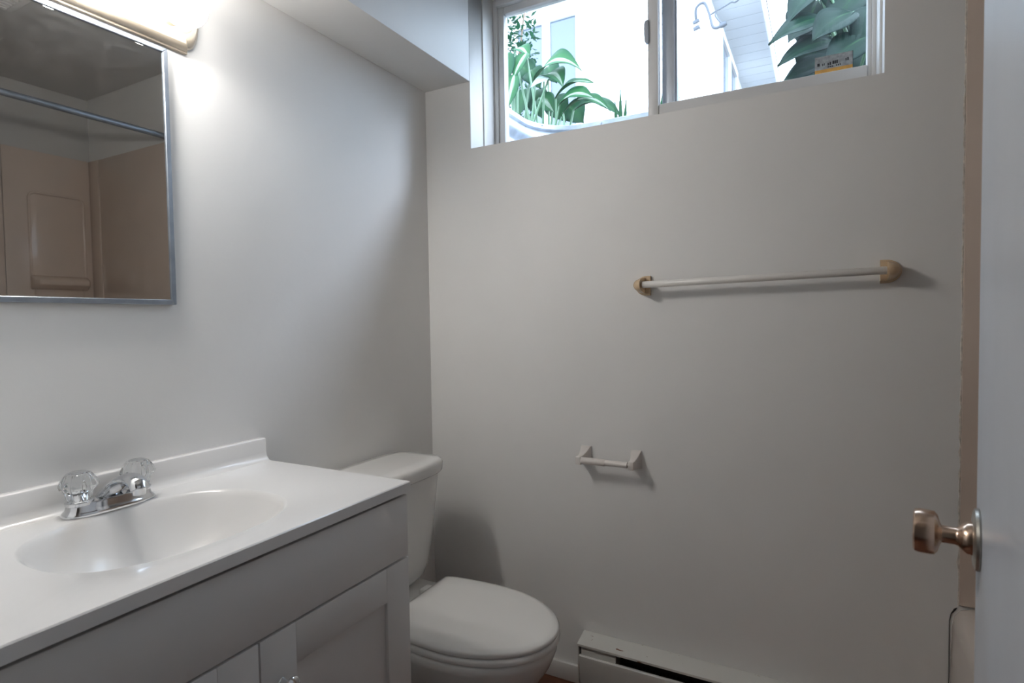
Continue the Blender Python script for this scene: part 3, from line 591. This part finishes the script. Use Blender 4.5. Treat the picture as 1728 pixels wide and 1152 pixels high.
def hwin_front(x0, x1, z0, z1):
    w = thing('window', ((x0+x1)/2, HY, z0)); w.parent = ho; w.matrix_parent_inverse = Matrix.Translation(-Vector((-2, HY, GZ)))
    t = .05; xm = (x0 + x1)/2
    B('window_frame', 'htrim', w, x0 - .07, x0, HY - .09, HY, z0 - .07, z1 + .09, bev=.004); B('window_frame', 'htrim', w, x1, x1 + .07, HY - .09, HY, z0 - .07, z1 + .09, bev=.004)
    B('window_frame', 'htrim', w, x0, x1, HY - .09, HY, z1, z1 + .09, bev=.004); B('window_frame', 'htrim', w, x0, x1, HY - .10, HY, z0 - .07, z0, bev=.004); B('window_mullion', 'htrim', w, xm - .045, xm + .045, HY - .085, HY, z0, z1, bev=.004)
    B('pane', 'housepane', w, x0, xm - .045, HY - .062, HY - .054, z0, z1); B('pane', 'housepane', w, xm + .045, x1, HY - .062, HY - .054, z0, z1)
hwin_front(-1.70, -1.02, 3.2, 4.33)
def hwin_side(y0, y1, z0, z1):
    w = thing('window', (HXC, (y0+y1)/2, z0)); w.parent = ho; w.matrix_parent_inverse = Matrix.Translation(-Vector((-2, HY, GZ)))
    for d in ((y0 - .08, y0, z0 - .08, z1 + .08), (y1, y1 + .08, z0 - .08, z1 + .08), (y0, y1, z1, z1 + .08), (y0, y1, z0 - .08, z0), ((y0+y1)/2 - .04, (y0+y1)/2 + .04, z0, z1)):
        B('window_frame', 'htrim', w, HXC, HXC + .09, *d)
    B('pane', 'housepane', w, HXC + .054, HXC + .062, y0, (y0+y1)/2 - .04, z0, z1); B('pane', 'housepane', w, HXC + .054, HXC + .062, (y0+y1)/2 + .04, y1, z0, z1)
hwin_side(5.3, 6.6, 3.3, 4.35); hwin_side(7.4, 8.6, 3.3, 4.35)
OV = .50; yy = HY - .42
while yy < 13:                                                     # eave soffit boards of the side
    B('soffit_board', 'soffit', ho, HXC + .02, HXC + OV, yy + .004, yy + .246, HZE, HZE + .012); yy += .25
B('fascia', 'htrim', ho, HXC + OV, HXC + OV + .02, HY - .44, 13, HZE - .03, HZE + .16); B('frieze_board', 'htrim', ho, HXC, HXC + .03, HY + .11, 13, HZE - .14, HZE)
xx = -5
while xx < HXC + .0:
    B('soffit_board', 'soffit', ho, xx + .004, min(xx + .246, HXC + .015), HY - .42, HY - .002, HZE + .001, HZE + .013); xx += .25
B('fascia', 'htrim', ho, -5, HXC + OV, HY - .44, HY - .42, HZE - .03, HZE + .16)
bm = bmesh.new(); loft(bm, [[V(HXC + OV + .03, HY - .46, HZE + .16), V(HXC + OV + .03, 13, HZE + .16), V(-5, 13, HZE + .16), V(-5, HY - .46, HZE + .16)], [V(-2, HY + 1.5, HZE + 2.0), V(-2, 10, HZE + 2.0), V(-4, 10, HZE + 2.0), V(-4, HY + 1.5, HZE + 2.0)]]); obj('roof', bm, 'roof', ho)
bm = bmesh.new(); tube(bm, [(HXC + .10, HY + .16, HZE - .02), (HXC + .10, HY + .16, GZ)], .03, 12); obj('downpipe', bm, 'htrim', ho)
# service cable
cb = thing('service_cable', (.2, 4.0, 3.9), 'looped dark electric service cable at the corner of the white house', 'cable')
bm = bmesh.new(); tube(bm, smoothcurve([(.19, 4.06, 3.96), (.20, 4.0, 4.06), (.27, 4.0, 4.09), (.315, 4.0, 3.99), (.345, 4.0, 3.86), (.39, 4.0, 3.835), (.44, 4.0, 3.85)], 6), .012, 8); obj('cable_loop', bm, 'cable', cb)
bm = bmesh.new(); tube(bm, smoothcurve([(.32, 4.0, 3.965), (.40, 4.0, 3.995), (.50, 4.0, 4.03), (.66, 3.9, 4.06), (1.4, 3.0, 4.4), (3.0, 1.5, 5.2)], 6), .007, 8); obj('overhead_wire', bm, 'cable', cb)
bm = bmesh.new(); tube(bm, smoothcurve([(.44, 4.0, 3.85), (.40, 4.0, 3.90), (.372, 4.0, 3.95), (.385, 4.0, 3.99)], 6), .006, 8); obj('splice_wire', bm, 'cable', cb)
for p in ((.19, 4.055, 3.96), (.195, 4.055, 3.90), (.44, 4.0, 3.85)):
    bm = bmesh.new(); lathe(bm, [(.02, -.03), (.025, 0), (.02, .03)], p, (1, 0, .3), 12); obj('connector', bm, 'cable', cb)

# ------------------------------------------------------------------ outdoors: plants
def leaf(parent, m, base, tip, wid, arch=.25, up=(0, 0, 1), roll=0, cup=.25, ripple=.02, seed=0, curl=0, name='leaf'):
    base, tip, up = Vector(base), Vector(tip), Vector(up); L_ = (tip - base).length; d = (tip - base)/L_
    side = d.cross(up).normalized(); nrm = side.cross(d).normalized()
    side = Matrix.Rotation(roll, 3, d) @ side; nrm = Matrix.Rotation(roll, 3, d) @ nrm
    AR = V(0, 0, 1) - d*d.z if abs(d.z) < .8 else nrm
    bm = bmesh.new(); uvl = bm.loops.layers.uv.new('UVMap'); NL, NW = 14, 8; g = []; rr = random.Random(seed); ph = rr.uniform(0, 6)
    for i in range(NL + 1):
        v = i/NL; wv = wid*.5*(math.sin(PI*min(1, v*1.02 + .02)**.72)**.85 if v < .98 else 0.0) + .001
        c = base + d*L_*v + AR*arch*L_*(4*v*(1 - v)*(1 - .3*v))
        row = []
        for j in range(NW + 1):
            u = -1 + 2*j/NW
            row.append((bm.verts.new(c + side*u*wv - nrm*cup*wv*(u*u)*(-1) + nrm*ripple*L_*math.sin(9*v + ph + 2*u)*abs(u) + nrm*.004*math.cos(u*14)*min(1, wv*20)), (.5 + u*.5, v)))
        g.append(row)
    for i in range(NL):
        for j in range(NW):
            q = (g[i][j], g[i][j+1], g[i+1][j+1], g[i+1][j]); f = bm.faces.new([a[0] for a in q])
            for l, a in zip(f.loops, q): l[uvl].uv = a[1]
    o = obj(name, bm, m, parent, 120); o.modifiers.new('thickness', 'SOLIDIFY').thickness = .0012
    return o
def stalk(parent, crown, end, r=.006, bend=(0, 0, .1), m='stem'):
    a, c = Vector(crown), Vector(end); b = (a + c)/2 + Vector(bend); pts = bez(a, b, c, 8)
    bm = bmesh.new(); tube(bm, pts, [r*1.3 - r*.5*i/8 for i in range(9)], 8); obj('stalk', bm, m, parent)
h1 = thing('hosta', (-.08, 1.05, GZ), 'variegated hosta with broad white-streaked green leaves behind the window well', 'plant')
cr = V(-.06, 1.05, GZ)
LV = [
      ((-0.047, 1.0, 2.381), (0.226, 0.95, 2.351), 0.133, 0.34, (0.2, -0.75, 0.6), 'hosta'),
      ((-0.105, 1.02, 2.538), (-0.154, 0.97, 2.401), 0.104, 0.08, (-0.1, -0.95, 0.3), 'hosta'),
      ((-0.216, 1.1, 2.614), (-0.103, 1.05, 2.52), 0.083, 0.25, (0, -0.6, 0.8), 'hosta'),
      ((-0.199, 1.0, 2.558), (-0.189, 0.95, 2.363), 0.080, 0.06, (0.3, -0.9, 0.2), 'hostag'),
      ((-0.15, 0.97, 2.421), (-0.164, 0.92, 2.235), 0.085, 0.06, (0.2, -0.95, 0.2), 'hosta'),
      ((0.041, 0.98, 2.373), (-0.037, 0.93, 2.322), 0.071, 0.05, (-0.2, -0.9, 0.4), 'hostapale'),
      ((-0.011, 1.03, 2.402), (0.114, 0.98, 2.306), 0.109, 0.35, (0.1, -0.7, 0.7), 'hosta'),
      ((-0.125, 1.12, 2.495), (-0.05, 1.07, 2.364), 0.114, 0.1, (0.1, -0.95, 0.3), 'hostag'),
      ((0.045, 1.05, 2.29), (0.267, 1.0, 2.304), 0.091, 0.22, (0.15, -0.6, 0.75), 'hosta'),
      ((0.086, 1.0, 2.237), (0.288, 0.95, 2.21), 0.101, 0.22, (0.2, -0.8, 0.55), 'hosta'),
      ((0.096, 1.02, 2.2), (0.365, 0.97, 2.136), 0.077, 0.3, (0.1, -0.7, 0.7), 'hosta'),
      ((0.121, 1.1, 2.232), (0.392, 1.05, 2.127), 0.079, 0.25, (0.1, -0.7, 0.7), 'hostag'),
      ((-0.219, 1.16, 2.556), (-0.096, 1.11, 2.418), 0.117, 0.1, (0, -0.95, 0.3), 'hostag'),
      ((-0.209, 1.2, 2.44), (-0.212, 1.15, 2.277), 0.131, 0.06, (0, -1, 0.2), 'hostag'),
      ((-0.146, 1.22, 2.428), (-0.089, 1.17, 2.248), 0.131, 0.06, (0, -1, 0.2), 'hostag'),
      ((-0.04, 1.22, 2.365), (0.049, 1.17, 2.205), 0.142, 0.06, (0, -1, 0.2), 'hostag'),
      ((0.031, 1.24, 2.317), (0.141, 1.19, 2.189), 0.141, 0.06, (0, -1, 0.2), 'hostag'),
      ((-0.091, 1.14, 2.349), (0.016, 1.09, 2.236), 0.108, 0.1, (0, -0.9, 0.4), 'hosta'),
      ((-0.064, 1.2, 2.531), (0.009, 1.15, 2.41), 0.109, 0.1, (0, -0.95, 0.3), 'hostag'),
]
for i, (b, t, w, a, nn, m_) in enumerate(LV):
    leaf(h1, m_, b, t, w, a, up=nn, cup=.22, seed=i); stalk(h1, cr + V(random.uniform(-.12, .16), random.uniform(-.06, .06), 0), b, .006, ((cr.x - b[0])*-.15, 0, .05))
h2 = thing('broadleaf_shrub', (1.35, .95, GZ), 'dark broad-leaved plant crowding the dusty window pane', 'plant')
cr = V(1.38, .95, GZ)
rr = random.Random(11)
DL = [
      ((1.254, 0.8, 2.27), (1.06, 0.74, 2.191), 0.132, 0.12, (-0.3, -0.8, 0.5)),
      ((1.243, 0.85, 2.427), (1.125, 0.79, 2.276), 0.135, 0.12, (-0.3, -0.8, 0.5)),
      ((1.282, 0.78, 2.168), (1.092, 0.72, 2.097), 0.122, 0.12, (-0.2, -0.8, 0.5)),
      ((1.303, 0.84, 2.122), (1.101, 0.78, 2.055), 0.111, 0.1, (-0.2, -0.85, 0.4)),
      ((1.336, 0.72, 2.233), (1.207, 0.66, 2.136), 0.138, 0.12, (0, -0.85, 0.5)),
      ((1.388, 0.7, 2.13), (1.244, 0.64, 2.018), 0.135, 0.1, (0, -0.9, 0.4)),
      ((1.381, 0.9, 2.391), (1.264, 0.84, 2.241), 0.156, 0.1, (0, -0.9, 0.4)),
      ((1.426, 0.75, 2.243), (1.335, 0.69, 2.077), 0.137, 0.1, (0.1, -0.9, 0.4)),
      ((1.265, 0.95, 2.265), (1.152, 0.89, 2.129), 0.163, 0.05, (0, -1, 0.2)),
      ((1.326, 0.95, 2.182), (1.235, 0.89, 2.021), 0.175, 0.05, (0, -1, 0.2)),
      ((1.417, 0.85, 2.143), (1.34, 0.79, 1.967), 0.152, 0.05, (0, -1, 0.2)),
      ((1.223, 1.05, 2.461), (1.164, 0.99, 2.259), 0.195, 0.05, (0, -1, 0.2)),
      ((1.309, 1.08, 2.404), (1.256, 1.02, 2.202), 0.218, 0.05, (0, -1, 0.2)),
      ((1.403, 1.1, 2.365), (1.35, 1.04, 2.166), 0.216, 0.05, (0, -1, 0.2)),
      ((1.267, 1.1, 2.231), (1.181, 1.04, 2.057), 0.222, 0.05, (0, -1, 0.2)),
      ((1.373, 1.1, 2.207), (1.32, 1.04, 2.031), 0.218, 0.05, (0, -1, 0.2)),
      ((1.191, 1.0, 2.587), (1.15, 0.94, 2.382), 0.168, 0.1, (-0.2, -0.9, 0.3)),
      ((1.305, 1.0, 2.576), (1.265, 0.94, 2.352), 0.188, 0.1, (0, -0.9, 0.3)),
      ((1.405, 1.0, 2.545), (1.364, 0.94, 2.326), 0.184, 0.1, (0, -0.9, 0.3)),
      ((1.474, 0.9, 2.364), (1.434, 0.84, 2.135), 0.175, 0.1, (0.2, -0.9, 0.3)),
      ((1.214, 0.92, 2.311), (1.122, 0.86, 2.235), 0.117, 0.1, (-0.3, -0.8, 0.4)),
]
for i, (b, t, w, a, nn) in enumerate(DL):
    leaf(h2, 'darkleaf', b, t, w, a, up=nn, cup=.15, seed=40 + i); stalk(h2, cr + V(rr.uniform(-.06, .06), rr.uniform(-.05, .05), 0), b, .006, (0, .04, .05))
# strap-leaved sprigs by the well rim
for (x, y, ztip, hgt, lean, lb_) in ((.40, 1.02, 2.25, .3, .015, 'single narrow green blade standing behind the window well rim'), (.56, .98, 2.21, .3, .14, 'pale strap-leaved tuft leaning at the window well rim')):
    g_ = thing('grass_tuft', (x, y, GZ), lb_, 'plant')
    for k in range(3 if lean < .1 else 5):
        dx = (k - 1)*.028 if lean < .1 else lean*(.4 + .25*k); zt = ztip - abs(k - 1)*.05 if lean < .1 else ztip - .03*k
        leaf(g_, 'hostag', (x + dx*.3, y, GZ), (x + dx, y - .02, zt), .022, .04, up=(0, -1, 0), cup=.1, ripple=0, seed=90 + k, name='blade')
# small-leaved bush before the house window
bs = thing('garden_bush', (-1.1, 2.6, GZ), 'small-leaved green bush against the neighbouring house window', 'bush')
def scatter_leaves(par, m_, fn, n, s0, s1, seed):
    rr = random.Random(seed); bm = bmesh.new(); uvl = bm.loops.layers.uv.new('UVMap')
    for _ in range(n):
        p = fn(rr); a = V(rr.uniform(-1, 1), rr.uniform(-1, 1), rr.uniform(-1, .6)).normalized(); u, w, a = frame_of(a); s = rr.uniform(s0, s1); ct = rr.uniform(-.3, .3)
        P = [(p, (.5, 0)), (p + a*s*.45 + u*s*.27 + w*s*ct*.3, (1, .45)), (p + a*s, (.5, 1)), (p + a*s*.45 - u*s*.27 + w*s*ct*.3, (0, .45))]; vv = [bm.verts.new(q[0]) for q in P]
        for ids in ((0, 1, 2), (0, 2, 3)):
            f = bm.faces.new([vv[i] for i in ids])
            for l, i in zip(f.loops, ids): l[uvl].uv = P[i][1]
    return tag(obj('foliage', bm, m_, par, 170), kind='stuff')
def inbush(rr):
    while True:
        a = V(rr.uniform(-1, 1), rr.uniform(-1, 1), rr.uniform(-1, 1))
        if a.length < 1: return V(-1.10, 2.6, 3.25) + V(a.x*.29, a.y*.35, a.z*.68)
scatter_leaves(bs, 'bushleaf', inbush, 1400, .035, .075, 5)
for k in range(6):
    bm = bmesh.new(); a = 2*PI*k/6; tube(bm, bez((-1.10, 2.6, GZ), (-1.10 + .06*math.cos(a), 2.6 + .06*math.sin(a), 2.8), (-1.10 + .2*math.cos(a), 2.6 + .2*math.sin(a), 3.7), 8), [.018 - .0016*i for i in range(9)], 6); obj('branch', bm, 'twig', bs)
# pale tree far behind the eave
pt_ = thing('garden_tree', (1.6, 11.5, GZ), 'pale green tree far beyond the house eave', 'tree')
def intree(rr):
    while True:
        a = V(rr.uniform(-1, 1), rr.uniform(-1, 1), rr.uniform(-1, 1))
        if a.length < 1: return V(1.95, 11.5, 4.2) + V(a.x*1.1, a.y*1.0, a.z*1.25)
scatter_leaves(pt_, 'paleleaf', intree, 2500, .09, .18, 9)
bm = bmesh.new(); tube(bm, [(1.75, 11.5, GZ), (1.72, 11.5, 3.2), (1.78, 11.5, 4.4)], [.12, .09, .04], 10); obj('trunk', bm, 'twig', pt_)
